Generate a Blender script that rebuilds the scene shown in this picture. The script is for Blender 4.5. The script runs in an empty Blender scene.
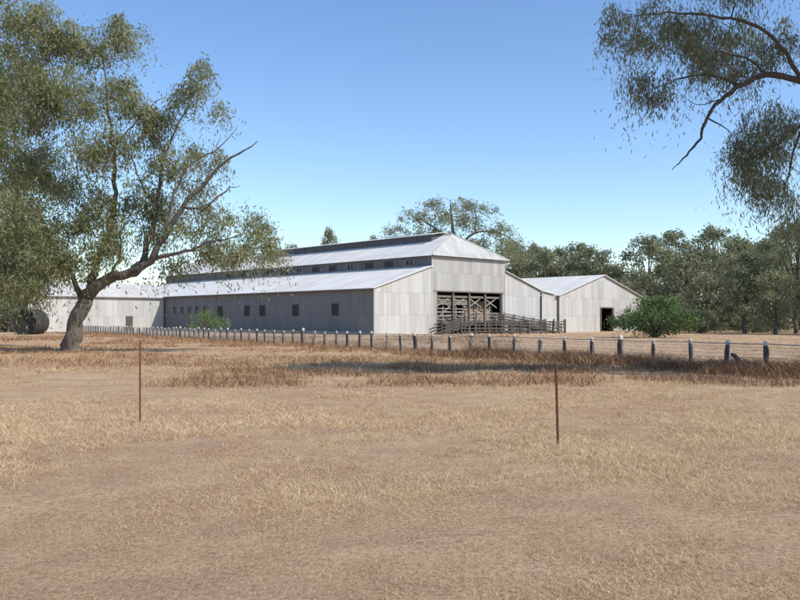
import bpy, math, random
import numpy as np
from mathutils import Vector, noise, Matrix
random.seed(7); rng=np.random.default_rng(11)
scene=bpy.context.scene; col=scene.collection
F_PX=844.0; CAMZ=1.6; HOR=320.0
def gx(px,d): return (px-400.0)*d/F_PX
def gz(py,d): return CAMZ+(HOR-py)*d/F_PX
def hgt(x,y):
    return 0.05*noise.noise((x*0.13,y*0.13,0.3))+0.02*noise.noise((x*0.6,y*0.6,4.0))

# ------------------------------------------------------------ mesh helpers
def link(o): col.objects.link(o); return o
def np_mesh(name,V,F,k,mat,tint=None):
    V=np.asarray(V,dtype=np.float32); F=np.asarray(F,dtype=np.int32)
    me=bpy.data.meshes.new(name); n=len(F)
    me.vertices.add(len(V)); me.vertices.foreach_set("co",V.ravel())
    me.loops.add(n*k); me.loops.foreach_set("vertex_index",F.ravel())
    me.polygons.add(n); me.polygons.foreach_set("loop_start",np.arange(0,n*k,k,dtype=np.int32))
    me.polygons.foreach_set("loop_total",np.full(n,k,dtype=np.int32))
    me.update(calc_edges=True); me.validate()
    if tint is not None:
        a=me.attributes.new("tint",'FLOAT','FACE'); a.data.foreach_set("value",np.asarray(tint,dtype=np.float32))
    me.materials.append(mat)
    return me
def py_mesh(name,V,F,mat,smooth=False):
    me=bpy.data.meshes.new(name); me.from_pydata([tuple(v) for v in V],[],F); me.update()
    me.materials.append(mat)
    if smooth:
        for p in me.polygons: p.use_smooth=True
    return me
def obj(name,me,parent=None,loc=None,rot=None):
    o=bpy.data.objects.new(name,me); link(o)
    if parent: o.parent=parent
    if loc is not None: o.location=loc
    if rot is not None: o.rotation_euler=rot
    return o
def top(name,loc,rotz=0,label="",cat="",group=None):
    e=bpy.data.objects.new(name,None); link(e); e.location=loc; e.rotation_euler=(0,0,rotz); e.empty_display_size=0.3
    e["label"]=label; e["category"]=cat
    if group: e["group"]=group
    return e
def box(V,F,x0,x1,y0,y1,z0,z1):
    b=len(V)
    V+= [(x0,y0,z0),(x1,y0,z0),(x1,y1,z0),(x0,y1,z0),(x0,y0,z1),(x1,y0,z1),(x1,y1,z1),(x0,y1,z1)]
    F+= [[b,b+3,b+2,b+1],[b+4,b+5,b+6,b+7],[b,b+1,b+5,b+4],[b+1,b+2,b+6,b+5],[b+2,b+3,b+7,b+6],[b+3,b,b+4,b+7]]
def prism_y(V,F,poly,y0,y1):
    b=len(V); n=len(poly)
    V+=[(p[0],y0,p[1]) for p in poly]+[(p[0],y1,p[1]) for p in poly]
    F.append([b+i for i in range(n)]); F.append([b+n+i for i in reversed(range(n))])
    for i in range(n):
        j=(i+1)%n; F.append([b+j,b+i,b+n+i,b+n+j])
def prism_x(V,F,poly,x0,x1):
    b=len(V); n=len(poly)
    V+=[(x0,p[0],p[1]) for p in poly]+[(x1,p[0],p[1]) for p in poly]
    F.append([b+i for i in reversed(range(n))]); F.append([b+n+i for i in range(n)])
    for i in range(n):
        j=(i+1)%n; F.append([b+i,b+j,b+n+j,b+n+i])
def beam(V,F,p,q,w,h):
    p=Vector(p);q=Vector(q);d=(q-p).normalized()
    up=Vector((0,0,1)) if abs(d.z)<.9 else Vector((0,1,0))
    s=d.cross(up).normalized()*w/2; u=s.cross(d).normalized()*h/2
    b=len(V)
    for c in (p,q):
        V+=[tuple(c-s-u),tuple(c+s-u),tuple(c+s+u),tuple(c-s+u)]
    F+=[[b,b+1,b+2,b+3],[b+7,b+6,b+5,b+4],[b,b+4,b+5,b+1],[b+1,b+5,b+6,b+2],[b+2,b+6,b+7,b+3],[b+3,b+7,b+4,b]]
def tube(V,F,pts,rads,n=6):
    pts=[Vector(p) for p in pts]; b0=len(V); m=len(pts)
    t=(pts[1]-pts[0]).normalized(); a=Vector((1,0,0)) if abs(t.x)<.8 else Vector((0,1,0))
    u=t.cross(a).normalized()
    for i in range(m):
        t=(pts[min(i+1,m-1)]-pts[max(i-1,0)])
        if t.length<1e-6: t=Vector((0,0,1))
        t.normalize(); u=(u-t*u.dot(t))
        if u.length<1e-4: u=t.orthogonal()
        u.normalize(); v=t.cross(u)
        for k in range(n):
            an=2*math.pi*k/n
            V.append(tuple(pts[i]+(u*math.cos(an)+v*math.sin(an))*rads[i]))
    for i in range(m-1):
        for k in range(n):
            a=b0+i*n+k; b=b0+i*n+(k+1)%n
            F.append([a,b,b+n,a+n])
    V.append(tuple(pts[-1])); e=len(V)-1
    for k in range(n): 
        a=b0+(m-1)*n+k; b=b0+(m-1)*n+(k+1)%n; F.append([a,b,e,e])
def quads_mesh(name,V,F,mat,smooth=True):
    F2=[]
    for f in F:
        f=list(f); 
        if len(f)==4 and f[2]==f[3]: f=f[:3]
        F2.append(f)
    return py_mesh(name,V,F2,mat,smooth)

# ------------------------------------------------------------ materials
def newmat(name):
    m=bpy.data.materials.new(name); m.use_nodes=True; nt=m.node_tree
    b=nt.nodes["Principled BSDF"]; return m,nt,b
def N(nt,t,**kw):
    n=nt.nodes.new(t)
    for k,v in kw.items(): setattr(n,k,v)
    return n
def mathn(nt,op,a,b=None,c=None):
    n=N(nt,"ShaderNodeMath",operation=op)
    for i,v in enumerate((a,b,c)):
        if v is None: continue
        if isinstance(v,(int,float)): n.inputs[i].default_value=v
        else: nt.links.new(v,n.inputs[i])
    return n.outputs[0]
def mixc(nt,fac,a,b,mode='MIX'):
    n=N(nt,"ShaderNodeMixRGB",blend_type=mode)
    for i,v in enumerate((fac,a,b)):
        if isinstance(v,(int,float)): n.inputs[i].default_value=v if i==0 else (v,v,v,1)
        elif isinstance(v,tuple): n.inputs[i].default_value=v+(1,) if len(v)==3 else v
        else: nt.links.new(v,n.inputs[i])
    return n.outputs[0]
def ramp(nt,fac,stops):
    n=N(nt,"ShaderNodeValToRGB"); cr=n.color_ramp
    while len(cr.elements)<len(stops): cr.elements.new(0.5)
    for e,(p,c) in zip(cr.elements,stops):
        e.position=p; e.color=(c,c,c,1) if isinstance(c,(int,float)) else c+(1,)
    nt.links.new(fac,n.inputs[0]); return n.outputs[0]
def noisen(nt,vec,scale,detail=4,rough=.55):
    n=N(nt,"ShaderNodeTexNoise"); n.inputs["Scale"].default_value=scale; n.inputs["Detail"].default_value=detail
    n.inputs["Roughness"].default_value=rough
    if vec is not None: nt.links.new(vec,n.inputs["Vector"])
    return n.outputs["Fac"]
def mapping(nt,vec,scale):
    n=N(nt,"ShaderNodeMapping"); n.inputs["Scale"].default_value=scale; nt.links.new(vec,n.inputs["Vector"]); return n.outputs[0]

def iron(name,axis,base,rust=(0.24,0.17,0.12),rustamt=.35,row='z',rowh=2.4,var=.22,offs=0.0,rough=.42,metal=.35,streak=1.0):
    m,nt,b=newmat(name)
    tc=N(nt,"ShaderNodeTexCoord").outputs["Object"]
    sp=N(nt,"ShaderNodeSeparateXYZ"); nt.links.new(tc,sp.inputs[0])
    A=sp.outputs['xyz'.index(axis)]; R=sp.outputs['xyz'.index(row)]
    rr=mathn(nt,'FLOOR',mathn(nt,'DIVIDE',mathn(nt,'ADD',R,.35),rowh))
    sx=mathn(nt,'ADD',mathn(nt,'DIVIDE',A,0.78),mathn(nt,'MULTIPLY',rr,0.37)); sf=mathn(nt,'FLOOR',sx)
    cb=N(nt,"ShaderNodeCombineXYZ"); nt.links.new(sf,cb.inputs[0]); nt.links.new(rr,cb.inputs[1]); cb.inputs[2].default_value=offs
    wn=N(nt,"ShaderNodeTexWhiteNoise"); nt.links.new(cb.outputs[0],wn.inputs[0])
    val=mathn(nt,'ADD',mathn(nt,'MULTIPLY',mathn(nt,'POWER',wn.outputs[0],1.5),-var),1+var*.35)
    i=0 if axis=='x' else 1; k='xyz'.index(row)
    s1=[.6,.6,.6]; s1[i]=5.5; s1[k]=.12
    s2=[.6,.6,.6]; s2[i]=1.6; s2[k]=.35
    st=noisen(nt,mapping(nt,tc,tuple(s1)),1.0,4,.6)
    st2=noisen(nt,mapping(nt,tc,tuple(s2)),1.0,6,.65)
    big=noisen(nt,tc,.22,4,.6)
    c=mixc(nt,1.0,base,val,'MULTIPLY')
    c=mixc(nt,1.0,c,ramp(nt,st,[(.32,1-.26*streak),(.5,1.0),(.7,1+.14*streak)]),'MULTIPLY')
    stf=ramp(nt,mathn(nt,'ADD',mathn(nt,'MULTIPLY',st2,.6),mathn(nt,'MULTIPLY',big,.4)),[(.46,0.0),(.64,1.0)])
    c=mixc(nt,mathn(nt,'MULTIPLY',stf,rustamt),c,rust)
    fr=mathn(nt,'FRACT',sx); lap=mathn(nt,'LESS_THAN',fr,.09)
    fr2=mathn(nt,'FRACT',mathn(nt,'DIVIDE',mathn(nt,'ADD',R,.35),rowh)); lap2=mathn(nt,'LESS_THAN',fr2,.03)
    c=mixc(nt,mathn(nt,'MULTIPLY',mathn(nt,'MAXIMUM',mathn(nt,'MULTIPLY',lap,.55),lap2),.4*streak),c,tuple(x*.3 for x in base))
    wave=mathn(nt,'SINE',mathn(nt,'MULTIPLY',A,2*math.pi/0.19))
    bp=N(nt,"ShaderNodeBump"); bp.inputs["Strength"].default_value=.8; bp.inputs["Distance"].default_value=.02
    nt.links.new(mathn(nt,'ADD',wave,mathn(nt,'MULTIPLY',st2,2.0)),bp.inputs["Height"]); nt.links.new(bp.outputs[0],b.inputs["Normal"])
    nt.links.new(c,b.inputs["Base Color"]); b.inputs["Roughness"].default_value=rough
    b.inputs["Metallic"].default_value=metal
    return m
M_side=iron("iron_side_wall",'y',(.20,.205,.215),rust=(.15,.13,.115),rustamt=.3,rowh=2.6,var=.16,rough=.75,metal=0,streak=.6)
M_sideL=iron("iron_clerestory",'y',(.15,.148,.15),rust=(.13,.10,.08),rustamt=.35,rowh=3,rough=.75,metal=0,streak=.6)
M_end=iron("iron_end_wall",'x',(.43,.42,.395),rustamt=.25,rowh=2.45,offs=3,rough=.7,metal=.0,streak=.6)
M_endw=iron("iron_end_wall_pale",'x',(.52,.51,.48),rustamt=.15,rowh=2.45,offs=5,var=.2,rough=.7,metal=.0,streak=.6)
M_roof=iron("iron_roof",'y',(.76,.73,.67),rustamt=.18,row='x',rowh=3.3,var=.18,rough=.7,metal=.0,streak=.6)
M_hip=iron("iron_hip_roof",'x',(.48,.47,.44),rustamt=.2,row='z',rowh=1.4,var=.2,rough=.7,metal=.0,streak=.6)
M_roofx=iron("iron_roof_shed",'x',(.58,.56,.52),rustamt=.25,row='y',rowh=3.3,var=.2,rough=.7,metal=.0,streak=.6)

def timber(name,c1,c2,scale=(6,6,1.0),dist=.02):
    m,nt,b=newmat(name); tc=N(nt,"ShaderNodeTexCoord").outputs["Object"]
    n=noisen(nt,mapping(nt,tc,scale),2.5,6,.65)
    nt.links.new(ramp(nt,n,[(.3,c1),(.7,c2)]),b.inputs["Base Color"]); b.inputs["Roughness"].default_value=.95
    bp=N(nt,"ShaderNodeBump"); bp.inputs["Strength"].default_value=.9; bp.inputs["Distance"].default_value=dist
    nt.links.new(n,bp.inputs["Height"]); nt.links.new(bp.outputs[0],b.inputs["Normal"]); return m
M_dark=timber("weathered_dark_timber",(.045,.038,.032),(.14,.12,.10))
M_grey=timber("weathered_grey_timber",(.10,.085,.07),(.26,.23,.20))
M_pale=timber("pale_timber",(.20,.17,.14),(.46,.42,.36))
M_inner=timber("inner_brown_boards",(.16,.11,.08),(.42,.31,.22),(1,1,6))
M_bark=timber("gum_bark",(.045,.037,.03),(.215,.18,.14),(3.5,3.5,.8),.12)
M_barkd=timber("dark_gum_bark",(.035,.028,.022),(.13,.10,.08),(8,8,1.5))
M_rust=timber("rusty_steel",(.10,.04,.02),(.24,.10,.05),(20,20,20))
M_tank=timber("rusted_tank_iron",(.02,.019,.018),(.06,.052,.046),(1,1,1))
m,nt,b=newmat("fence_post_timber"); tc=N(nt,"ShaderNodeTexCoord").outputs["Object"]
n=noisen(nt,mapping(nt,tc,(6,6,1)),4,6,.65); cc=ramp(nt,n,[(.3,(.035,.03,.026)),(.7,(.13,.11,.095))])
sp=N(nt,"ShaderNodeSeparateXYZ"); nt.links.new(tc,sp.inputs[0])
tp=ramp(nt,mathn(nt,'ADD',sp.outputs[2],mathn(nt,'MULTIPLY',n,.12)),[(.84,0.0),(.90,1.0)])
cc=mixc(nt,tp,cc,(.52,.49,.44)); nt.links.new(cc,b.inputs["Base Color"]); b.inputs["Roughness"].default_value=.9
M_post=m
def plain(name,c,r=.6,metal=0):
    m,nt,b=newmat(name); tc=N(nt,"ShaderNodeTexCoord").outputs["Object"]
    n=noisen(nt,tc,3,4,.6); c0=tuple(x*.75 for x in c); c1=tuple(min(1,x*1.2) for x in c)
    nt.links.new(ramp(nt,n,[(.3,c0),(.7,c1)]),b.inputs["Base Color"]); b.inputs["Roughness"].default_value=r; b.inputs["Metallic"].default_value=metal; return m
M_glass=plain("dusty_dark_glass",(.012,.013,.015),.55)
M_frame=plain("old_painted_frame",(.42,.41,.39),.7)
M_vent=plain("dark_vent_panel",(.065,.07,.08),.6)
M_wire=plain("galvanised_wire",(.42,.40,.37),.7,.0)
M_concrete=plain("concrete",(.36,.33,.29),.9)

def leafmat(name,c0,c1,c2,trans=.25):
    m,nt,b=newmat(name)
    at=N(nt,"ShaderNodeAttribute"); at.attribute_name="tint"
    c=ramp(nt,at.outputs["Fac"],[(0,c0),(.5,c1),(1,c2)])
    nt.links.new(c,b.inputs["Base Color"]); b.inputs["Roughness"].default_value=.6
    tr=N(nt,"ShaderNodeBsdfTranslucent"); nt.links.new(c,tr.inputs[0])
    mx=N(nt,"ShaderNodeMixShader"); mx.inputs[0].default_value=trans
    nt.links.new(b.outputs[0],mx.inputs[1]); nt.links.new(tr.outputs[0],mx.inputs[2])
    nt.links.new(mx.outputs[0],nt.nodes["Material Output"].inputs[0]); return m
M_leaf=leafmat("gum_leaves",(.13,.145,.06),(.25,.26,.12),(.39,.385,.21),.42)
M_leafr=leafmat("dark_gum_leaves",(.09,.105,.06),(.19,.205,.12),(.31,.31,.20),.42)
M_leafb=leafmat("distant_gum_leaves",(.16,.17,.085),(.26,.27,.145),(.37,.37,.22),.45)
M_leafg=leafmat("green_shrub_leaves",(.05,.095,.028),(.11,.18,.055),(.19,.27,.10),.38)
M_leafy=leafmat("yellow_green_shrub_leaves",(.08,.14,.03),(.17,.27,.06),(.28,.38,.11),.4)
M_grass=leafmat("dry_grass",(.32,.19,.095),(.57,.40,.22),(.77,.60,.36),.2)
M_weed=leafmat("dead_weeds",(.11,.055,.027),(.29,.16,.075),(.48,.30,.155),.1)

# ------------------------------------------------------------ ground
xs=np.sign(np.linspace(-1,1,241))*np.abs(np.linspace(-1,1,241))**3.2*2500
ys=np.concatenate([-np.linspace(1,0,20)[:-1]**2*300, (np.linspace(0,1,260)**3.0)*3000])
V=[(x,y,hgt(x,y) if (abs(x)<200 and y<200) else 0.0) for y in ys for x in xs]
nx=len(xs); F=[[j*nx+i,j*nx+i+1,(j+1)*nx+i+1,(j+1)*nx+i] for j in range(len(ys)-1) for i in range(nx-1)]
m,nt,b=newmat("dry_paddock_ground")
tc=N(nt,"ShaderNodeTexCoord").outputs["Object"]
n1=noisen(nt,tc,.16,6,.6); n2=noisen(nt,tc,1.6,6,.65); n3=noisen(nt,tc,20,6,.8); n4=noisen(nt,tc,75,4,.8)
n5=noisen(nt,mapping(nt,tc,(.9,1.1,1)),.7,7,.7); n6=noisen(nt,mapping(nt,tc,(60,14,1)),1,4,.7); n7=noisen(nt,mapping(nt,tc,(16,70,1)),1,4,.7)
c=ramp(nt,mathn(nt,'ADD',mathn(nt,'MULTIPLY',n1,.5),mathn(nt,'MULTIPLY',n2,.5)),[(.38,(.43,.26,.155)),(.48,(.54,.36,.21)),(.60,(.62,.45,.265))])
c=mixc(nt,ramp(nt,n5,[(.48,0.0),(.60,.7)]),c,(.44,.265,.175))
c=mixc(nt,ramp(nt,n3,[(.38,.8),(.53,0.0)]),c,(.24,.145,.09))
c=mixc(nt,ramp(nt,n6,[(.52,0.0),(.64,.6)]),c,(.74,.57,.36))
c=mixc(nt,ramp(nt,n7,[(.54,0.0),(.66,.6)]),c,(.69,.51,.31))
c=mixc(nt,ramp(nt,n4,[(.34,.8),(.46,0.0)]),c,(.19,.115,.07))
nt.links.new(c,b.inputs["Base Color"]); b.inputs["Roughness"].default_value=1.0
b.inputs["Specular IOR Level"].default_value=.1
bp=N(nt,"ShaderNodeBump"); bp.inputs["Strength"].default_value=.9; bp.inputs["Distance"].default_value=.04
nt.links.new(mathn(nt,'ADD',n3,mathn(nt,'MULTIPLY',n2,1.5)),bp.inputs["Height"]); nt.links.new(bp.outputs[0],b.inputs["Normal"])
g=obj("ground",py_mesh("ground",V,F,m,True)); g["kind"]="structure"; g["label"]="dry grassy paddock of straw and bare soil"

# ------------------------------------------------------------ grass
def grass_object(name,P,H,W,lean,tint,mat,label):
    n=len(P); an=rng.uniform(0,2*np.pi,n); la=rng.uniform(0,2*np.pi,n)
    s=np.stack([np.cos(an),np.sin(an),np.zeros(n)],1)*W[:,None]/2
    L=np.stack([np.cos(la)*lean*H,np.sin(la)*lean*H,H],1)
    mid=P+L*np.array([.35,.35,.6]); tip=P+L
    V=np.concatenate([P-s,P+s,mid+s*.7,mid-s*.7,tip],0); i=np.arange(n)
    F=np.concatenate([np.stack([i,i+n,i+2*n],1),np.stack([i,i+2*n,i+3*n],1),np.stack([i+3*n,i+2*n,i+4*n],1)],0)
    me=np_mesh(name,V,F,3,mat,np.concatenate([tint]*3))
    o=obj(name,me); o["kind"]="stuff"; o["label"]=label; return o
FA=np.array([10.2,27.0]); FD=np.array([-.525,.851])
P=[];H=[];T=[];W=[];LN=[]
cnt=0
while cnt<84000:
    d=3.6*math.exp(random.random()*math.log(95/3.6)) if random.random()<.62 else math.sqrt(random.uniform(3.6**2,38**2))
    x=random.uniform(-.62,.62)*d; y=d
    q=noise.noise((x*.5,y*.5,1.7)); q2=noise.noise((x*1.7,y*1.7,9)); q3=noise.noise((x*.12,y*.12,5))
    band=math.exp(-((y-13)/4.5)**2)
    dens=.34+.8*q+.85*q2+.35*q3+.3*band
    if random.random()>dens: continue
    cnt+=1
    nb=random.randint(3,7); z=hgt(x,y)-.004
    hh=(.010+.022*max(0,q+.25)+.013*max(0,q3+.2)+.022*band+.035*min(1,max(0,(y-18)/15)))*random.uniform(.5,1.7)
    if random.random()<.025: hh*=2.2
    t=.48+.28*q+.22*q3+.15*band+random.uniform(-.30,.27)
    if y>33: t-=.12*min(1,(y-33)/20)
    r=.025+.045*random.random()+d*.0008
    for k in range(nb):
        P.append((x+random.gauss(0,r),y+random.gauss(0,r),z)); H.append(hh*random.uniform(.6,1.2)); W.append(.0016+d*.0004)
        T.append(min(1,max(0,t+random.uniform(-.18,.18)))); LN.append(random.uniform(.6,3.2))
grass_object("dry_grass",np.array(P),np.array(H),np.array(W),np.array(LN),np.array(T),M_grass,"short straw coloured dry grass over the paddock")

P=[];H=[];T=[];W=[];LN=[]
def weed(x,y,h,t,nb,sp):
    z=hgt(x,y)-.01
    for k in range(nb):
        P.append((x+random.gauss(0,sp),y+random.gauss(0,sp),z)); H.append(h*random.uniform(.4,1.2)); W.append(.005+y*.0006)
        T.append(min(1,max(0,t+random.uniform(-.25,.25)))); LN.append(random.uniform(.3,1.5))
for k in range(6500):
    t=random.uniform(-9,95) if random.random()<.5 else random.uniform(-9,17); off=random.gauss(-.4,.8+.02*abs(t))
    x=FA[0]+FD[0]*t+off*FD[1]; y=FA[1]+FD[1]*t+off*FD[0]*-1
    nn=noise.noise((x*.45,y*.45,3)); near=t<13
    if nn+.3*random.random()<(-.02 if near else .08): continue
    weed(x,y,random.uniform(.14,.42)*(1+.9*max(0,nn)) if near else random.uniform(.08,.24),.22+.3*random.random() if near else .62,18,.16 if near else .25)
for k in range(9000):
    y=random.uniform(27,82); x=random.uniform(-.56,.14)*y
    if noise.noise((x*.14,y*.14,8))+.5*noise.noise((x*.6,y*.6,2))+random.uniform(-.12,.12)<.04: continue
    weed(x,y,random.uniform(.06,.24),.62,10,.25)
for k in range(3200):
    y=random.uniform(20,31); x=random.uniform(-6,14)
    if noise.noise((x*.35,y*.45,18))+.5*noise.noise((x*1.2,y*1.4,8))+random.uniform(-.15,.15)<.02: continue
    weed(x,y,random.uniform(.06,.26),.5,12,.2)
grass_object("dead_weeds",np.array(P),np.array(H),np.array(W),np.array(LN),np.array(T),M_weed,"rusty brown dead weeds piled along the fence")

# ------------------------------------------------------------ woolshed
ROT=math.atan2(.682,.731)
A0=(-2.77,90.0,0.0); LEN=63.0
ws=top("woolshed",A0,ROT,"long grey corrugated iron woolshed with stepped roof and open end","woolshed")
def part(name,parent,V,F,mat,label=None,solid=None):
    o=obj(name,py_mesh(name,V,F,mat),parent)
    if label: o["label"]=label
    if solid:
        md=o.modifiers.new("s",'SOLIDIFY'); md.thickness=solid; md.offset=0
    return o
def pbox(name,parent,mat,*a):
    V,F=[],[]; box(V,F,*a); return part(name,parent,V,F,mat)
V,F=[],[]
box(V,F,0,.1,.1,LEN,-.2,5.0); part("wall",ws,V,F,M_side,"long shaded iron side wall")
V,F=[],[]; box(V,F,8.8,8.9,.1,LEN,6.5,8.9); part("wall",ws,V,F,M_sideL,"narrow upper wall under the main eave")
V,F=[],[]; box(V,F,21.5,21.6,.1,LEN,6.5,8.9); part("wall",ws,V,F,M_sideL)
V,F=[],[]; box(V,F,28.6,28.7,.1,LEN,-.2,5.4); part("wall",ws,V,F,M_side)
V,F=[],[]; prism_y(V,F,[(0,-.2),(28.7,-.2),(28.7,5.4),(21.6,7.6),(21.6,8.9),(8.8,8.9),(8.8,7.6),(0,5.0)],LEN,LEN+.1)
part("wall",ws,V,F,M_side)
V,F=[],[]; prism_y(V,F,[(0,-.2),(8.8,-.2),(8.8,7.7),(0,5.0)],0,.1)
part("end_wall",ws,V,F,M_endw,"pale lean-to end wall of iron sheets")
V,F=[],[]
prism_y(V,F,[(8.8,4.9),(21.6,4.9),(21.6,8.9),(8.8,8.9)],0,.1)
box(V,F,8.8,9.5,0,.1,-.2,4.9); box(V,F,21.1,21.6,0,.1,-.2,4.9)
part("end_wall",ws,V,F,M_end)
V,F=[],[]; prism_y(V,F,[(21.6,-.2),(28.7,-.2),(28.7,5.35),(21.6,7.55)],0.02,.1); part("end_wall",ws,V,F,M_endw)
def quad(V,F,*p):
    b=len(V); V+=list(p); F.append([b+i for i in range(len(p))])
V,F=[],[]; quad(V,F,(-.35,-.25,4.98),(8.79,-.25,7.79),(8.79,LEN+.2,7.79),(-.35,LEN+.2,4.98)); part("lean_to_roof",ws,V,F,M_roof,None,.06)
V,F=[],[]; quad(V,F,(21.61,-.25,7.65),(29.0,-.25,5.36),(29.0,LEN+.2,5.36),(21.61,LEN+.2,7.65)); part("lean_to_roof",ws,V,F,M_roof,None,.06)
RZ=11.95; EZ=8.93
V,F=[],[]; quad(V,F,(8.4,-.4,EZ),(15.2,2.9,RZ),(15.2,LEN+.3,RZ),(8.4,LEN+.3,EZ)); quad(V,F,(22,-.4,EZ),(22,LEN+.3,EZ),(15.2,LEN+.3,RZ),(15.2,2.9,RZ)); 
part("main_roof",ws,V,F,M_roof,None,.06)
V,F=[],[]; quad(V,F,(8.4,-.42,EZ),(22,-.42,EZ),(15.2,2.88,RZ+.01)); part("hip_roof",ws,V,F,M_hip,None,.05)
for a_,b_ in (((8.4,-.42,EZ+.04),(15.2,2.9,RZ+.05)),((22,-.42,EZ+.04),(15.2,2.9,RZ+.05)),((15.2,2.9,RZ+.05),(15.2,LEN,RZ+.05))):
    V,F=[],[]; tube(V,F,[a_,b_],[.10,.10],6); obj("ridge_capping",quads_mesh("ridge_capping",V,F,M_endw),ws)
V,F=[],[]; prism_y(V,F,[(8.8,8.9),(21.6,8.9),(15.2,RZ-.1)],LEN,LEN+.1); part("gable_wall",ws,V,F,M_end)
pbox("ventilator_side",ws,M_vent,13.3,13.36,4.6,40,10.9,11.95); pbox("ventilator_side",ws,M_vent,17.04,17.1,4.6,40,10.9,11.95)
pbox("ventilator_side",ws,M_vent,13.36,17.04,4.6,4.68,11.0,11.95); pbox("ventilator_side",ws,M_vent,13.36,17.04,39.9,40,11.0,11.95)
V,F=[],[]; quad(V,F,(13.05,4.2,11.97),(15.2,4.2,12.35),(15.2,40.3,12.35),(13.05,40.3,11.97)); quad(V,F,(17.35,4.2,11.97),(17.35,40.3,11.97),(15.2,40.3,12.35),(15.2,4.2,12.35))
part("ventilator_roof",ws,V,F,M_roof,None,.05)
for i in range(0,16):
    yy=5+i*2.3; pbox("ventilator_post",ws,M_grey,13.24,13.295,yy,yy+.09,11.1,11.9)
Vf,Ff,Vp,Fp=[],[],[],[]
w,h=1.3,1.5
box(Vf,Ff,-.07,-.005,0,w,0,.06); box(Vf,Ff,-.07,-.005,0,w,h-.06,h); box(Vf,Ff,-.07,-.005,0,.06,.06,h-.06); box(Vf,Ff,-.07,-.005,w-.06,w,.06,h-.06)
box(Vf,Ff,-.065,-.006,w/2-.02,w/2+.02,.06,h-.06); box(Vf,Ff,-.06,-.007,.06,w/2-.02,h/2-.02,h/2+.02)
box(Vp,Fp,-.03,-.004,.06,w-.06,.06,h-.06)
mf=py_mesh("window_frame",Vf,Ff,M_dark); mfp=py_mesh("window_frame_pale",Vf,Ff,M_frame); mp=py_mesh("window_pane",Vp,Fp,M_glass)
def window(parent,loc,rz=0,sc=(1,1,1),pale=False):
    e=bpy.data.objects.new("window",None); link(e); e.parent=parent; e.location=loc; e.rotation_euler=(0,0,rz); e.scale=sc
    obj("frame",mfp if pale else mf,e); obj("pane",mp,e)
for s in (6.0,13.5,20.5,24.0,30.5): window(ws,(0,s,2.1),0,(1,.9,.9))
for s in (34.5,36.6,38.7,40.8,42.9): window(ws,(0,s,2.4),0,(1,.85,.8),True)
for i in range(13): window(ws,(8.8,3+i*3.6,7.98),0,(1,1.1,.42),i%3==0)
for a_ in ((-.03,.12,-.03,-.004,-.2,4.95),(8.7,8.85,-.03,-.004,0,8.85),(21.5,21.65,-.03,-.004,0,8.85)): pbox("corner_flashing",ws,M_frame,*a_)
pbox("lintel",ws,M_grey,8.85,21.5,-.025,-.004,4.85,5.0)
V,F=[],[]; tube(V,F,[(-.42,-.2,4.9),(-.42,LEN,4.9)],[.08,.08],6); obj("gutter",quads_mesh("gutter",V,F,M_grey),ws)
V,F=[],[]; box(V,F,8.9,21.5,.3,16,1.25,1.45); part("floor",ws,V,F,M_grey,"raised timber slatted floor")
V,F=[],[]; box(V,F,15.6,21.0,1.6,1.7,1.45,3.9); part("inner_wall",ws,V,F,M_inner,"brown board partition inside the open bay")
V,F=[],[]; box(V,F,8.95,21.45,9,9.1,-.1,8.8); part("inner_wall",ws,V,F,M_inner)
for x in (9.6,12.4,15.2,18.0,20.95): pbox("bay_post",ws,M_grey,x,x+.2,.15,.35,0,4.85)
V,F=[],[]; box(V,F,9.6,21.1,.36,.5,4.2,4.45); part("bay_beam",ws,V,F,M_grey)
V,F=[],[]
rr_=random.Random(3)
for z in (1.65,2.05,2.5,2.95):
    beam(V,F,(9.7,.42,z),(15.2,.42,z+rr_.uniform(-.06,.06)),.04,.10)
    if z<2.9: beam(V,F,(15.3,.42,z),(21,.42,z+rr_.uniform(-.1,.1)),.04,.10)
for z in (3.45,3.7,3.95): beam(V,F,(9.7,.43,z),(15.1,.43,z+rr_.uniform(-.05,.05)),.04,.12)
for x in (9.9,12.6,15.4,18.2): beam(V,F,(x,.49,3.1),(x+2.4,.49,4.3),.05,.11); beam(V,F,(x,.52,4.3),(x+2.4,.52,3.1),.05,.11)
beam(V,F,(9.8,.46,1.6),(12.3,.46,3.3),.04,.1); beam(V,F,(18.2,.46,3.1),(20.8,.46,1.6),.04,.1)
for yy in (1.6,5.5):
    for z in (1.8,2.2,2.6): beam(V,F,(9,yy,z),(15.4,yy,z),.05,.12)
for x in (11,13.2,17,19.2): beam(V,F,(x,.47,1.5),(x,.47,3.2),.12,.06)
part("pen_rail",ws,V,F,M_pale,"weathered timber rails and bracing across the open bay")
for x in np.arange(9.8,21.2,1.9):
    for yy in (.6,3.5): pbox("stump",ws,M_dark,x,x+.22,yy,yy+.22,-.1,1.25)

def local_pt(x,y,z=0): 
    c,s=math.cos(ROT),math.sin(ROT); return (A0[0]+c*x-s*y, A0[1]+s*x+c*y, z)
def rail_run(V,F,a,b,zs0,zs1,wid=.05,hh=.12):
    for z0,z1 in zip(zs0,zs1): beam(V,F,(a[0],a[1],z0),(b[0],b[1],z1),wid,hh)
yard=top("stock_yard",local_pt(9,-.4),ROT,"dark weathered timber sheep yard beside the woolshed bay","stock yard")
zz=[.3,.68,1.05,1.4]
runs=[((6,-1.2),(10.5,-5)),((10.5,-5),(17,-5.4)),((-.6,-4.5),(5,-5.5)),((5,-5.5),(10.5,-5)),((17,-5.4),(21,-2.5)),((5,-5.5),(6,-1.2)),((12.6,-.3),(13.6,-5.1))]
for a,b in runs:
    V,F=[],[]; rail_run(V,F,a,b,zz,[z+random.uniform(-.16,.12) for z in zz]); part("rail",yard,V,F,M_dark)
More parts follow.
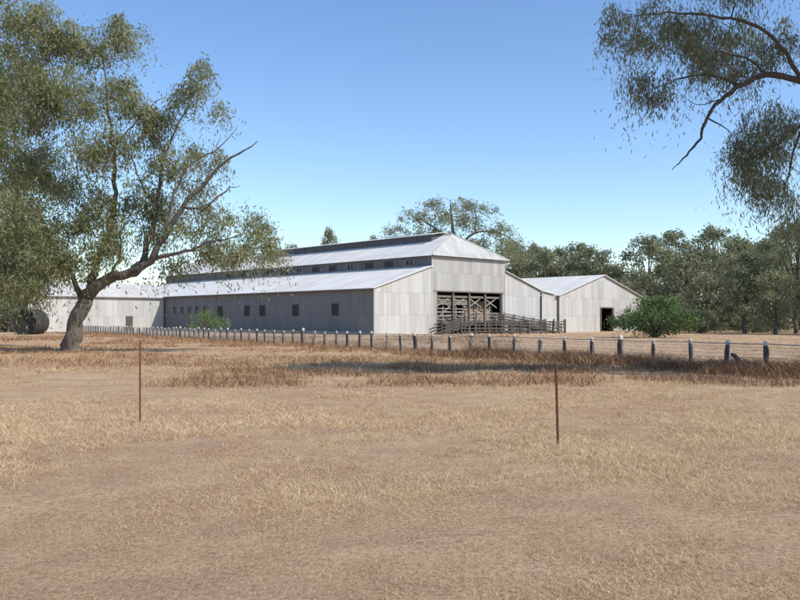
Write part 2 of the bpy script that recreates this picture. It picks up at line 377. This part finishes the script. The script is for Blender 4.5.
pv,pf=[],[]; tube(pv,pf,[(0,0,-.2),(0,0,1.0),(.02,.01,1.75)],[.12,.11,.10],8); pm=quads_mesh("yard_post",pv,pf,M_dark)
pts=set()
for a,b in runs:
    L=math.dist(a,b); k=max(1,round(L/2.1))
    for i in range(k+1):
        q=(round(a[0]+(b[0]-a[0])*i/k,1),round(a[1]+(b[1]-a[1])*i/k,1)); pts.add(q)
for q in sorted(pts): obj("post",pm,yard,(q[0],q[1],random.uniform(-.25,.2)),(random.gauss(0,.04),random.gauss(0,.04),random.random()*3))
def ramp_obj(x0,length,sgn,y0,lab):
    rp=top("loading_ramp",local_pt(x0,y0),ROT,lab,"ramp")
    V,F=[],[]
    poly=[(0,1.2),(0,1.4),(sgn*length,.12),(sgn*length,-.05)]
    if sgn<0: poly=poly[::-1]
    prism_y(V,F,poly,-1.9,-.3); part("ramp_deck",rp,V,F,M_dark)
    for yy in (-2.0,-.2):
        V,F=[],[]
        for dz in (.25,.6,.95): beam(V,F,(0,yy,1.4+dz),(sgn*length,yy,.1+dz),.05,.13)
        part("side_rail",rp,V,F,M_dark)
        for i in range(int(length/1.9)+1):
            x=sgn*i*1.9; zt=1.4-1.3*abs(x)/length
            V,F=[],[]; box(V,F,x,x+.14,yy-.09,yy-.03,-.1,zt+1.15); part("post",rp,V,F,M_dark)
ramp_obj(18.5,11.5,1,-.35,"dark timber loading ramp sloping down from the raised floor")
ramp_obj(13.5,5.0,-1,-.35,"short timber ramp sloping down towards the pale end wall")

C0=local_pt(32,-.6)
sh=top("gable_shed",C0,ROT,"smaller corrugated iron shed with gabled end and dark doorway","shed")
Wd=20.4; Ln=24; e,r=4.85,7.85; mid=Wd/2
def gz_(x): return e+(r-e)*(x/mid if x<mid else (Wd-x)/mid)
V,F=[],[]
d0,d1,dz=9.6,12.5,3.25
prism_y(V,F,[(0,-.2),(d0,-.2),(d0,gz_(d0)),(0,e)],0,.1)
prism_y(V,F,[(d0,dz),(d1,dz),(d1,gz_(d1)),(mid,r),(d0,gz_(d0))],0,.1)
prism_y(V,F,[(d1,-.2),(Wd,-.2),(Wd,e),(d1,gz_(d1))],0,.1)
part("gable_wall",sh,V,F,M_endw)
V,F=[],[]; box(V,F,0,.1,.1,Ln,-.2,e); part("wall",sh,V,F,M_side)
V,F=[],[]; box(V,F,Wd-.1,Wd,.1,Ln,-.2,e); part("wall",sh,V,F,M_side)
V,F=[],[]; prism_y(V,F,[(0.1,-.2),(Wd-.1,-.2),(Wd-.1,e),(mid,r-.1),(.1,e)],Ln-.1,Ln-.02); part("gable_wall",sh,V,F,M_side)
V,F=[],[]; quad(V,F,(-.4,-.3,e-.05),(mid,-.3,r+.06),(mid,Ln+.2,r+.06),(-.4,Ln+.2,e-.05)); quad(V,F,(Wd+.4,-.3,e-.05),(Wd+.4,Ln+.2,e-.05),(mid,Ln+.2,r+.06),(mid,-.3,r+.06)); part("roof",sh,V,F,M_roof,None,.06)
V,F=[],[]; prism_y(V,F,[(-3.28,-.2),(-.01,-.2),(-.01,4.75),(-3.28,5.2)],.35,.45); part("link_wall",sh,V,F,M_endw,"short pale iron wall joining the two sheds")
V,F=[],[]; quad(V,F,(-3.0,.1,5.28),(-.42,.1,4.95),(-.42,12,4.95),(-3.0,12,5.28)); part("link_roof",sh,V,F,M_roof,None,.05)
V,F=[],[]; beam(V,F,(d0-.1,-.06,-.1),(d0-.1,-.06,dz+.1),.15,.1); beam(V,F,(d1+.1,-.06,-.1),(d1+.1,-.06,dz+.1),.15,.1); beam(V,F,(d0-.05,-.06,dz+.1),(d1+.05,-.06,dz+.1),.1,.15)
part("door_frame",sh,V,F,M_grey)
V,F=[],[]; box(V,F,d1+.2,d1+2.9,-.13,-.08,.05,3.15); part("door",sh,V,F,M_end,"iron sliding door standing open")

Q0=(-48.75,110.7,0)
wg=top("cross_wing_shed",Q0,ROT,"low pale corrugated iron shed with narrow dark door","shed")
WX=19.3;WY=9.5; e2=4.9; r2=6.9
V,F=[],[]; a,b_,h_=13.4,14.5,2.15
box(V,F,0,a,0,.1,-.2,e2); box(V,F,b_,WX,0,.1,-.2,e2); box(V,F,a,b_,0,.1,h_,e2)
part("wall",wg,V,F,M_endw)
V,F=[],[]; box(V,F,0,WX,WY-.1,WY,-.2,e2); part("wall",wg,V,F,M_endw)
V,F=[],[]; prism_x(V,F,[(.1,-.2),(WY-.1,-.2),(WY-.1,e2),(WY/2,r2-.05),(.1,e2)],0,.1); part("gable_wall",wg,V,F,M_side)
V,F=[],[]; quad(V,F,(-.3,-.4,e2-.1),(WX,-.4,e2-.1),(WX,WY/2,r2),(-.3,WY/2,r2)); quad(V,F,(-.3,WY+.4,e2-.1),(-.3,WY/2,r2),(WX,WY/2,r2),(WX,WY+.4,e2-.1)); part("roof",wg,V,F,M_roofx,None,.06)
V,F=[],[]; box(V,F,a+.02,b_-.02,.04,.08,0,h_-.02); part("door",wg,V,F,M_dark)

# ------------------------------------------------------------ fence
fence=top("paddock_fence",(FA[0],FA[1],0),0,"low timber post and wire netting fence with weathered posts","fence")
pms=[]
for k in range(5):
    V,F=[],[]; l=random.uniform(-.05,.05); a_=random.uniform(.92,1.1)
    tube(V,F,[(0,0,-.2),(l*.3,0,.3),(l*.6,.01,.6),(l,.0,.80),(l,.0,.90),(l+.01,.01,.94)],[.078*a_,.066*a_,.07*a_,.064,.062,.05],8); pms.append(quads_mesh("fence_post",V,F,M_post))
posts=[]
t=-9.0
while t<108:
    x=FA[0]+FD[0]*t; y=FA[1]+FD[1]*t; posts.append((x,y)); t+=(1.5 if t<45 else 1.3)*random.uniform(.92,1.08)
print("posts",len(posts))
for i,(x,y) in enumerate(posts[:98]):
    o=obj("post",random.choice(pms),fence,(x-FA[0]+random.gauss(0,.02),y-FA[1],hgt(x,y)),(random.gauss(0,.035),random.gauss(0,.045),random.random()*6))
    s=random.uniform(.85,1.15); big=(i%9==0); o.scale=(s*(1.4 if big else 1),s*(1.4 if big else 1),random.uniform(.93,1.07)+(.08 if big else 0))
for z in (.08,.20,.32,.44,.56,.68,.78,.87):
    V,F=[],[]
    p=[]
    for i,(x,y) in enumerate(posts):
        p.append((x-FA[0],y-FA[1]-.06,hgt(x,y)+z))
        if i<len(posts)-1:
            x2,y2=posts[i+1]; p.append(((x+x2)/2-FA[0],(y+y2)/2-FA[1]-.06,hgt((x+x2)/2,(y+y2)/2)+z-random.uniform(0,.035)))
    tube(V,F,p,[.005 if z<.8 else .018]*len(p),4); obj("wire",quads_mesh("wire",V,F,M_wire),fence)
V,F=[],[]
for (x0,y0),(x1,y1) in zip(posts[:-1],posts[1:]):
    nn_=14
    for k in range(nn_):
        for sg_ in (-1,1):
            f=k/nn_; f2=min(1,max(0,f+sg_*.32)); xa,ya=x0+(x1-x0)*f,y0+(y1-y0)*f; xb,yb=x0+(x1-x0)*f2,y0+(y1-y0)*f2
            tube(V,F,[(xa-FA[0],ya-FA[1]-.05,hgt(xa,ya)+.04),(xb-FA[0],yb-FA[1]-.05,hgt(xb,yb)+.80)],[.0038,.0038],3)
obj("wire_netting",quads_mesh("wire_netting",V,F,M_wire),fence)

# ------------------------------------------------------------ star pickets
def picket(px,pyb,pyt,lean,lab):
    d=CAMZ*F_PX/(pyb-HOR); x=gx(px,d); h=(pyb-pyt)*d/F_PX
    e=top("star_picket",(x,d,hgt(x,d)),.4,lab,"fence picket","rusty steel pickets in the paddock")
    V,F=[],[]
    for k in range(3):
        an=k*2*math.pi/3; c,s=math.cos(an),math.sin(an); w=.0025;R=.017
        b=len(V)
        for z in (-.2,h):
            V+=[(-s*w,c*w,z),(s*w,-c*w,z),(c*R+s*w,s*R-c*w,z),(c*R-s*w,s*R+c*w,z)]
        F+=[[b,b+1,b+2,b+3],[b+4,b+7,b+6,b+5],[b,b+4,b+5,b+1],[b+1,b+5,b+6,b+2],[b+2,b+6,b+7,b+3],[b+3,b+7,b+4,b]]
    o=obj("stake",py_mesh("stake",V,F,M_rust),e,None,(0,lean,0))
    V,F=[],[]
    tube(V,F,[(.024*math.cos(a),.024*math.sin(a),h*.86+.004*a/6) for a in np.linspace(0,6,9)],[.002]*9,5)
    obj("wire_tie",quads_mesh("wire_tie",V,F,M_wire),e,None,(0,lean,0))
picket(140,424,342,.0,"rusty steel star picket standing upright in dry grass")
picket(558,447,366,-.03,"rusty steel star picket leaning slightly in dry grass")

# ------------------------------------------------------------ trees
def catmull(pts,k=4):
    out=[]; P=[np.array(p,dtype=float) for p in pts]; P=[2*P[0]-P[1]]+P+[2*P[-1]-P[-2]]
    for i in range(1,len(P)-2):
        for j in range(k):
            t=j/k; a,b,c,d=P[i-1],P[i],P[i+1],P[i+2]
            out.append(.5*((2*b)+(-a+c)*t+(2*a-5*b+4*c-d)*t*t+(-a+3*b-3*c+d)*t**3))
    out.append(P[-2]); return out
def leaf_quads(C,size,wid,droop,tint):
    n=len(C); d=rng.normal(size=(n,3)); d[:,2]-=droop; d/=np.linalg.norm(d,axis=1)[:,None]
    s=np.cross(d,rng.normal(size=(n,3))); s/=np.linalg.norm(s,axis=1)[:,None]+1e-9
    L=(size*rng.uniform(.6,1.3,n))[:,None]; Wd_=L*wid
    V=np.concatenate([C,C+d*L*.5+s*Wd_,C+d*L,C+d*L*.5-s*Wd_],0); i=np.arange(n)
    return V,np.stack([i,i+n,i+2*n,i+3*n],1),tint
def make_tree(name,base,limbs,clumps,nleaf,leaf,wid,sig,subd,mats,label,cat="tree",droop=.8,twig=.012,group=None,rotz=0,sides=7,jit=.05,hang=.25):
    V,F=[],[]; nodes=[];nr=[]
    for l in limbs:
        c=catmull(l,4)
        for i,p in enumerate(c):
            if 0<i<len(c)-1: p[:3]+=rng.normal(size=3)*jit*(.3+min(.5,p[3]))
        tube(V,F,[p[:3] for p in c],[max(.008,abs(p[3])*rng.uniform(.93,1.08)) for p in c],sides+2)
        for p in c[2:]: nodes.append(p[:3]); nr.append(abs(p[3]))
    subs=[]
    for (x,y,z,rx,ry,rz) in clumps:
        k=max(2,int(subd*(rx*ry*rz)**(2/3)))
        for _ in range(k):
            v=rng.normal(size=3); v/=np.linalg.norm(v); v*=rng.uniform(.15,1.0)**.5
            subs.append((np.array([x+v[0]*rx,y+v[1]*ry,z+v[2]*rz]),v[2]))
    start=np.array(nodes)
    subs.sort(key=lambda s:np.min(np.linalg.norm(start-s[0],axis=1)))
    LC=[];LT=[]
    for p,vz in subs:
        A=np.array(nodes); dd=np.linalg.norm(A-p,axis=1)+.6*np.maximum(0,A[:,2]-p[2]); i=int(np.argmin(dd))
        q=A[i]; L=np.linalg.norm(p-q)
        r0=min(nr[i]*.7,twig*1.2+.014*L)
        if L>.05:
            m1=q+(p-q)*.35+np.array([0,0,.12*L])+rng.normal(size=3)*.06*L; m2=q+(p-q)*.7+np.array([0,0,.10*L])+rng.normal(size=3)*.06*L
            tube(V,F,[q,m1,m2,p],[r0,r0*.75,r0*.5,max(.006,r0*.25)],4 if r0<.04 else 6)
            for mm,rr in ((m1,.8),(m2,.6),(p,.4)): nodes.append(mm); nr.append(max(.01,r0*rr))
        k=max(3,int(nleaf*rng.uniform(.3,1.6)))
        sg=sig*rng.uniform(.6,1.3)
        c=rng.normal(size=(k,3))*np.array([sg,sg,sg*.62])+p
        c[:,2]-=hang*((c[:,0]-p[0])**2+(c[:,1]-p[1])**2)/sg
        LC.append(c); tt=.45+rng.uniform(-.25,.25)+.1*vz
        LT.append(np.clip(tt+rng.normal(size=k)*.16,0,1))
    LC=np.concatenate(LC);LT=np.concatenate(LT)
    e=top(name,base,rotz,label,cat,group)
    t=obj("trunk",quads_mesh(name+"_trunk",V,F,mats[0]),e)
    lv,lf,lt=leaf_quads(LC,leaf,wid,droop,LT)
    c=obj("crown",np_mesh(name+"_crown",lv,lf,4,mats[1],lt),e)
    return e,len(LC)
D=42.0; S=D/F_PX
def pl(lst,bx,by,d,ys=None):
    s=d/F_PX
    return [((px-bx)*s,yy,(by-py)*s,r) for (px,py,r,yy) in lst]
bx,by=72,352
limbs=[pl([(65,366,.70,0),(70,349,.48,0),(76,325,.38,0),(84,302,.36,0),(94,287,.33,0)],bx,by,D),
 pl([(92,289,.30,0),(112,278,.26,-.3),(135,274,.22,-.6),(155,262,.18,-.9),(172,238,.15,-1.1),(190,210,.12,-1.3),(212,186,.09,-1.5),(238,166,.055,-1.6),(263,148,.022,-1.6)],bx,by,D),
 pl([(90,292,.25,0),(94,265,.20,.3),(102,230,.16,.8),(108,190,.12,1.0),(104,145,.09,1.4),(96,95,.06,1.6),(92,50,.03,1.6)],bx,by,D),
 pl([(135,274,.18,-.6),(148,248,.14,-.2),(155,205,.10,.3),(160,160,.07,.6),(176,118,.045,.8),(198,84,.02,1.0)],bx,by,D),
 pl([(84,302,.16,0),(70,280,.13,.5),(55,262,.10,1),(40,240,.07,1.5),(20,200,.04,2)],bx,by,D),
 pl([(155,262,.11,-.9),(185,255,.08,-1.3),(215,246,.05,-1.6),(250,238,.02,-1.8)],bx,by,D),
 pl([(190,210,.08,-1.3),(210,212,.055,-1.5),(232,196,.035,-1.5),(246,190,.012,-1.5)],bx,by,D),
 pl([(172,238,.09,-1.1),(178,200,.06,-.9),(196,165,.045,-.7),(222,150,.03,-.6),(240,128,.010,-.5)],bx,by,D),
 pl([(212,186,.045,-1.5),(222,160,.025,-1.4),(226,140,.010,-1.3)],bx,by,D),
 pl([(104,145,.06,1.4),(125,120,.045,1.2),(145,100,.03,1.0),(160,92,.012,1.0)],bx,by,D),
 pl([(155,205,.06,.3),(140,185,.045,.4),(130,160,.03,.5),(128,140,.012,.5)],bx,by,D),
 pl([(112,278,.08,-.3),(125,255,.06,-.6),(128,232,.04,-.9),(140,215,.015,-1)],bx,by,D)]
cl=[(25,30,55,36),(85,28,42,28),(120,20,20,16),(20,95,52,34),(80,92,38,28),(118,78,18,16),(48,158,46,30),(108,148,32,24),(150,128,22,18),(205,80,20,15),(185,98,16,11),(138,104,20,14),(165,120,14,10),
    (222,104,9,8),(172,160,24,17),(140,190,24,18),(15,215,42,28),(75,212,30,22),(12,262,40,22),(52,250,26,18),(110,205,25,21),(255,232,22,16),(268,248,14,13),(225,222,20,11),(218,248,22,10),(185,222,18,12),(172,258,16,7),(122,238,23,16),(245,210,12,7),(195,182,15,11),(92,255,22,14),(35,285,24,12),(240,255,18,10),(158,205,18,14),(206,204,14,9),(200,245,18,8),(150,232,16,10),(212,152,9,6),(190,140,12,8)]
clumps=[((a-bx)*S,rng.uniform(-1.6,1.8),(by-b_)*S,rx*S,max(1.0,min(2.2,rx*S*1.0)),ry*S) for a,b_,rx,ry in cl]
e_,n=make_tree("gum_tree",(gx(72,D),D,0),limbs,clumps,145,.24,.115,.40,12.5,(M_bark,M_leaf),"large leaning gum tree with spreading limbs and sparse olive foliage","tree",1.4,hang=.5,jit=.12)
print("big tree leaves",n)
D2=50.0;S2=D2/F_PX; bx,by=-12,347
limbs=[pl([(-12,352,.5,0),(-10,320,.4,0),(-6,285,.34,0),(2,245,.28,0)],bx,by,D2),pl([(2,245,.25,0),(12,205,.18,.5),(10,150,.12,.8),(5,100,.05,1)],bx,by,D2),pl([(-6,285,.2,0),(15,260,.15,.5),(35,240,.08,.5)],bx,by,D2),pl([(2,245,.25,0),(-30,205,.18,-.5),(-50,150,.12,-.8)],bx,by,D2)]
cl=[(0,130,50,40),(-45,120,40,50),(10,190,45,35),(-40,200,45,40),(12,240,36,26),(32,265,26,16),(-20,265,40,25),(0,75,45,35),(5,288,28,12),(46,235,18,14)]
clumps=[((a-bx)*S2,rng.uniform(-1.5,1.8),(by-b_)*S2,rx*S2,2.2,ry*S2) for a,b_,rx,ry in cl]
e_,n=make_tree("gum_tree",(gx(bx,D2),D2,0),limbs,clumps,140,.30,.12,.43,10.5,(M_bark,M_leaf),"dense olive gum tree standing beside the leaning gum","tree",1.2,hang=.4)
D3=24.0;S3=D3/F_PX; bx,by=960,376
limbs=[pl([(958,380,.42,0),(956,330,.34,0),(948,260,.30,0),(935,190,.27,0),(915,140,.24,0)],bx,by,D3),
 pl([(915,140,.20,0),(870,112,.15,-.2),(830,92,.12,-.2),(800,82,.10,-.1),(768,74,.085,0),(744,84,.07,.1),(722,98,.058,.2),(710,116,.048,.2),(703,136,.038,.3),(690,153,.026,.3),(675,168,.009,.3)],bx,by,D3),
 pl([(800,82,.07,-.1),(775,50,.05,-.3),(745,30,.045,-.5),(705,22,.035,-.5),(665,18,.025,-.4),(625,22,.009,-.4)],bx,by,D3),
 pl([(744,84,.045,.1),(715,72,.035,.3),(690,72,.025,.5),(662,82,.009,.6)],bx,by,D3),
 pl([(768,74,.04,0),(748,56,.03,.2),(722,48,.022,.4),(690,50,.014,.5),(660,44,.006,.5)],bx,by,D3),
 pl([(830,92,.07,-.2),(808,120,.055,.3),(785,140,.04,.5),(762,152,.025,.5),(742,170,.01,.5)],bx,by,D3),
 pl([(808,120,.04,.3),(800,150,.03,.4),(794,180,.02,.5),(788,205,.01,.5)],bx,by,D3),
 pl([(710,116,.025,.2),(728,128,.015,.1),(735,140,.006,.1)],bx,by,D3),
 pl([(722,98,.02,.2),(700,104,.012,.1),(688,98,.006,.1)],bx,by,D3),
 pl([(915,140,.2,0),(890,80,.16,.4),(860,20,.12,.6),(820,-40,.08,.8),(780,-80,.04,.8)],bx,by,D3),
 pl([(915,140,.2,0),(890,60,.14,-1),(850,-10,.1,-2),(800,-60,.05,-2.8)],bx,by,D3),
 pl([(915,140,.2,0),(950,70,.16,-.4),(980,0,.12,-.6),(1000,-70,.06,-.8)],bx,by,D3)]
vis=[(628,26,24,17),(655,12,26,15),(660,78,28,15),(685,35,28,18),(704,8,28,14),(638,72,17,11),(730,28,28,20),(712,62,20,12),(760,12,28,18),(772,45,26,18),(796,25,22,24),(752,60,16,9),
    (795,115,16,14),(768,122,28,20),(750,142,28,20),(740,165,18,15),(776,158,28,24),(794,182,22,22),(782,205,14,12),(797,218,12,9),(798,145,16,16),(733,148,12,11),(614,12,12,9),(640,48,14,10)]
out=[(745,-30,45,25),(690,-35,40,22),(820,-60,60,35),(860,40,40,40),(880,-20,60,40),(960,-60,60,45),(1000,20,50,45),(830,170,25,25),(830,220,22,20),(870,180,30,25),(900,-110,60,30),(800,-120,60,30),(740,-90,50,25),(960,100,50,40),(1040,80,40,40),(780,-50,50,24),(850,-40,50,30),(700,-70,40,20)]
clumps=[((a-bx)*S3,rng.uniform(-1.0,1.6),(by-b_)*S3,rx*S3,max(.55,rx*S3*1.1),ry*S3) for a,b_,rx,ry in vis]
clumps+=[((a-bx)*S3,rng.uniform(-3.6,.6),(by-b_)*S3,rx*S3,max(.45,rx*S3*.9),ry*S3) for a,b_,rx,ry in out]
e_,n=make_tree("gum_tree",(gx(bx,D3),D3,0),limbs,clumps,66,.17,.085,.23,54,(M_barkd,M_leafr),"gum tree with dark twisting branches and drooping leaf clusters","tree",2.2,.0075,hang=.6)
print("overhang leaves",n)

# background trees
def bg_variant(seed,H,Wc,low=.14):
    global rng
    rng=np.random.default_rng(seed); r=random.Random(seed)
    limbs=[[(0,0,-.3,.38),(r.uniform(-.3,.3),0,H*.18,.3),(r.uniform(-.6,.6),r.uniform(-.4,.4),H*.38,.24),(r.uniform(-.8,.8),0,H*.62,.15),(r.uniform(-.8,.8),0,H*.88,.05)]]
    clumps=[]
    for i in range(15):
        an=i*2.4+r.random(); z=H*(low+(.92-low)*((i+.5)/15)+r.uniform(-.05,.05)); rr=Wc*r.uniform(.35,1.0)*(1.1-.6*abs(z/H-.5)*2)
        x,y=rr*math.cos(an),rr*math.sin(an)
        limbs.append([(0,0,z*.45,.14),(x*.4,y*.4,z*.72,.09),(x*.8,y*.8,z*.92,.05),(x,y,z,.03)])
        s=r.uniform(.55,1.1)*Wc*.31
        clumps.append((x,y,z,s,s,s*.5))
    clumps.append((0,0,H*.92,Wc*.3,Wc*.3,H*.07))
    return limbs,clumps
def proj(px,d): return (gx(px,d),d,0)
LAB="grey green gum tree standing behind the sheds"
specs=[(1,16,6.0,.22),(2,14,5.5,.16),(3,17,5.0,.32),(4,12,5.0,.12),(5,15,6.5,.24)]
protos=[]
place=[(560,165),(600,158),(648,150),(690,125),(735,135)]
for (sd_,H,Wc,lw),(px,d) in zip(specs,place):
    l,c=bg_variant(sd_,H,Wc,lw)
    e_,n=make_tree("gum_tree",proj(px,d),l,c,46,.44,.26,.58,6.5,(M_bark,M_leafb),LAB,"tree",.7,.03,"gum trees behind the woolshed",0,5,hang=.4)
    protos.append(e_)
def copy_tree(src,loc,rz,sc):
    e=src.copy(); link(e); e.location=loc; e.rotation_euler=(0,0,rz); e.scale=sc
    for ch in list(src.children):
        c=ch.copy(); link(c); c.parent=e
    return e
R=random.Random(5)
more=[(526,172,1.12),(545,160,1.02),(578,175,1.1),(590,160,.98),(612,165,1.05),(636,128,.72),(668,140,.88),(676,170,1.15),(712,155,1.18),(706,112,.66),(752,150,1.15),(764,110,.8),(796,98,.80),(800,140,1.15),(830,105,.85),(850,130,1.0),(870,90,.9),(780,170,1.15),
      (745,100,.62),(775,92,.6),(328,190,1.30),(293,195,1.12),(515,185,1.15),(535,185,1.2),(60,140,.6),(20,135,.7),(-25,120,.8),(90,150,.55),(-60,110,.8),(8,110,.5),(900,110,1.0),(250,170,.55),(-90,90,.8)]
for i,(px,d,s) in enumerate(more):
    w_=.55 if 280<px<340 else 1
    copy_tree(protos[(i*3+1)%5] if w_==1 else protos[2],proj(px,d),R.random()*6.28,(w_*s*R.uniform(.9,1.15),w_*s*R.uniform(.9,1.15),s*R.uniform(.95,1.03)))
rng=np.random.default_rng(77); d=128; s=d/F_PX; bx,by=450,330
limbs=[pl([(448,333,.45,0),(452,290,.38,0),(455,250,.3,0),(452,222,.2,0),(450,200,.06,0)],bx,by,d),pl([(455,250,.2,0),(435,228,.14,-.5),(412,216,.06,-.5)],bx,by,d),pl([(455,250,.22,0),(475,232,.15,.5),(500,232,.1,.8),(515,240,.05,1)],bx,by,d),pl([(440,236,.1,-.5),(410,236,.07,-1),(385,238,.04,-1)],bx,by,d),pl([(475,232,.12,.5),(476,214,.08,.5),(472,202,.04,.5)],bx,by,d)]
cl=[(436,200,14,6),(462,202,16,7),(482,209,13,7),(412,215,15,7),(432,214,14,8),(396,230,14,7),(379,236,9,5),(452,216,16,8),(495,226,14,9),(510,236,13,9),(521,250,11,9),(470,222,16,9),(500,246,15,9),(425,230,14,7),(447,234,16,8),(480,240,16,9),(405,240,14,6),(462,245,16,8)]
clumps=[((a-bx)*s,rng.uniform(-2.5,2.5),(by-b_)*s,rx*s,rx*s,ry*s) for a,b_,rx,ry in cl]
make_tree("gum_tree",proj(bx,d),limbs,clumps,46,.36,.20,.5,6.2,(M_bark,M_leafb),"tall sparse gum tree rising behind the woolshed roof","tree",.8,.03,"gum trees behind the woolshed",hang=.5)

rng=np.random.default_rng(99)
def bush(px,d,w,h,label,seed,nl=90,lf=.2,n=9,mats=None,grp=None,name="green_bush",sig=.3):
    r=random.Random(seed); limbs=[];clumps=[]
    for i in range(n):
        an=i*2.39; rr=w*.5*math.sqrt((i+.5)/n)*.85; fr=rr/(w*.5); z=h*r.uniform(.22,.35+.55*(1-fr**2)) if i>2 else h*r.uniform(.75,.95)
        x,y=rr*math.cos(an),rr*math.sin(an)*.8
        limbs.append([(0,0,-.1,.09),(x*.3,y*.3,z*.5,.06),(x*.8,y*.8,z*.9,.03),(x,y,z,.015)])
        q=r.uniform(.11,.2)*w; clumps.append((x,y,z,q,q,h*.17))
    return make_tree(name,proj(px,d),limbs,clumps,nl,lf,.2,sig,9,mats or (M_barkd,M_leafg),label,"bush",.7,.01,grp)[0]
bush(655,76,7.5,3.9,"green rounded bush with loose edges beside the fence",3,62,.24,22,sig=.38)
bush(205,98,4.8,2.9,"small yellow green shrub in front of the long iron wall",4,70,mats=(M_barkd,M_leafy))
sc0=bush(700,105,6,3.0,"grey green scrubby bush under the gum trees",8,60,.32,12,(M_bark,M_leafb),"scrub bushes under the gum trees","scrub_bush")
for i in range(20):
    px=R.uniform(655,900) if i<13 else R.uniform(-60,60); d=R.uniform(100,150); s_=R.uniform(.6,1.1)
    copy_tree(sc0,proj(px,d),R.random()*6,(s_*1.3,s_*1.3,s_))
rng=np.random.default_rng(123)
C=[];T=[]
for i in range(520):
    x=rng.uniform(-330,330); y=rng.uniform(210,300); hh=rng.uniform(6,14)
    for k in range(5):
        c=np.array([x+rng.normal()*3,y+rng.normal()*3,hh*rng.uniform(.08,.95)])
        k2=60; C.append(rng.normal(size=(k2,3))*np.array([1.9,1.9,1.3])+c); T.append(np.clip(rng.uniform(.3,.8)+rng.normal(size=k2)*.12,0,1))
C=np.concatenate(C);T=np.concatenate(T); C[:,2]=np.maximum(C[:,2],.5)
lv,lf,lt=leaf_quads(C,.95,.33,.3,T)
o=obj("woodland",np_mesh("woodland",lv,lf,4,M_leafb,lt)); o["kind"]="stuff"; o["label"]="distant belt of grey green gum woodland"

# ------------------------------------------------------------ small things
TR=1.45
tk=top("water_tank",(gx(24,92),92,-.1),0,"dark rusted corrugated iron water tank lying on its side","water tank")
V,F=[],[]; n=40; rows=60
for i in range(rows+1):
    y=i/rows*2.6; r_=TR+.012*math.sin(i*2.1)
    for k in range(n):
        an=2*math.pi*k/n; V.append((r_*math.cos(an),y,TR+r_*math.sin(an)))
for i in range(rows):
    for k in range(n): F.append([i*n+k,i*n+(k+1)%n,(i+1)*n+(k+1)%n,(i+1)*n+k])
o=obj("tank_shell",py_mesh("tank_shell",V,F,M_tank,True),tk,None,(0,0,-.15))
V=[((TR-.02)*math.cos(2*math.pi*k/n),y_,TR+(TR-.02)*math.sin(2*math.pi*k/n)) for y_ in (.25,.29) for k in range(n)]
F=[list(range(n)),list(range(2*n-1,n-1,-1))]
obj("tank_end",py_mesh("tank_end",V,F,M_tank),tk,None,(0,0,-.15))
V,F=[],[]; tube(V,F,[((TR+.02)*math.cos(a),-.01,TR+(TR+.02)*math.sin(a)) for a in np.linspace(0,2*math.pi,33)],[.03]*33,6)
obj("tank_rim",quads_mesh("tank_rim",V,F,M_tank),tk,None,(0,0,-.15))
def log(name,p,q,r0,r1,lab,cat="log"):
    e=top(name,(p[0],p[1],0),0,lab,cat)
    V,F=[],[]; P0=np.array(p);Q0_=np.array(q); pts=[P0+(Q0_-P0)*f+np.array([0,0,.04*math.sin(f*9)]) for f in np.linspace(0,1,8)]
    pts=[tuple(a-np.array([p[0],p[1],0])) for a in pts]
    tube(V,F,pts,[r0+(r1-r0)*i/7*random.uniform(.9,1.1) for i in range(8)],9)
    m_=pts[5]; tube(V,F,[m_,(m_[0]+.1,m_[1]-.12,m_[2]+.16)],[r1*.7,r1*.3],6)
    o=obj("log_wood",quads_mesh("log_wood",V,F,M_dark),e); return e
log("fallen_branch",(gx(732,25.6),25.6,.55),(gx(750,24.6),24.6,.08),.06,.10,"dark broken branch leaning against the fence","branch")

# ------------------------------------------------------------ light, sky, camera
EL=math.radians(43); Sh=Vector((.90,-.43)).normalized()
sd=Vector((Sh.x*math.cos(EL),Sh.y*math.cos(EL),math.sin(EL)))
ld=bpy.data.lights.new("sun",'SUN'); ld.energy=4.8; ld.angle=math.radians(.5); ld.color=(1,.945,.85)
lo=bpy.data.objects.new("sun",ld); link(lo); lo.location=(40,-20,60); lo.rotation_euler=sd.to_track_quat('Z','Y').to_euler()
w=bpy.data.worlds.new("World"); scene.world=w; w.use_nodes=True; nt=w.node_tree
sk=nt.nodes.new("ShaderNodeTexSky"); sk.sky_type='NISHITA'; sk.sun_disc=False; sk.sun_elevation=EL; sk.sun_rotation=math.atan2(Sh.x,Sh.y)
sk.air_density=1.0; sk.dust_density=.2; sk.ozone_density=2.2; sk.altitude=300
hs=nt.nodes.new("ShaderNodeHueSaturation"); hs.inputs["Hue"].default_value=.504; hs.inputs["Saturation"].default_value=1.12; hs.inputs["Value"].default_value=1.42
nt.links.new(sk.outputs[0],hs.inputs["Color"]); nt.links.new(hs.outputs[0],nt.nodes["Background"].inputs[0]); nt.nodes["Background"].inputs[1].default_value=.14
cd=bpy.data.cameras.new("camera"); cd.lens=38; cd.sensor_width=36; cd.shift_y=.025; cd.clip_end=6000; cd.clip_start=.05
co=bpy.data.objects.new("camera",cd); link(co); co.location=(0,0,CAMZ); co.rotation_euler=(math.radians(90),0,0); scene.camera=co
scene.view_settings.view_transform='Standard'; scene.view_settings.look='None'; scene.view_settings.exposure=0
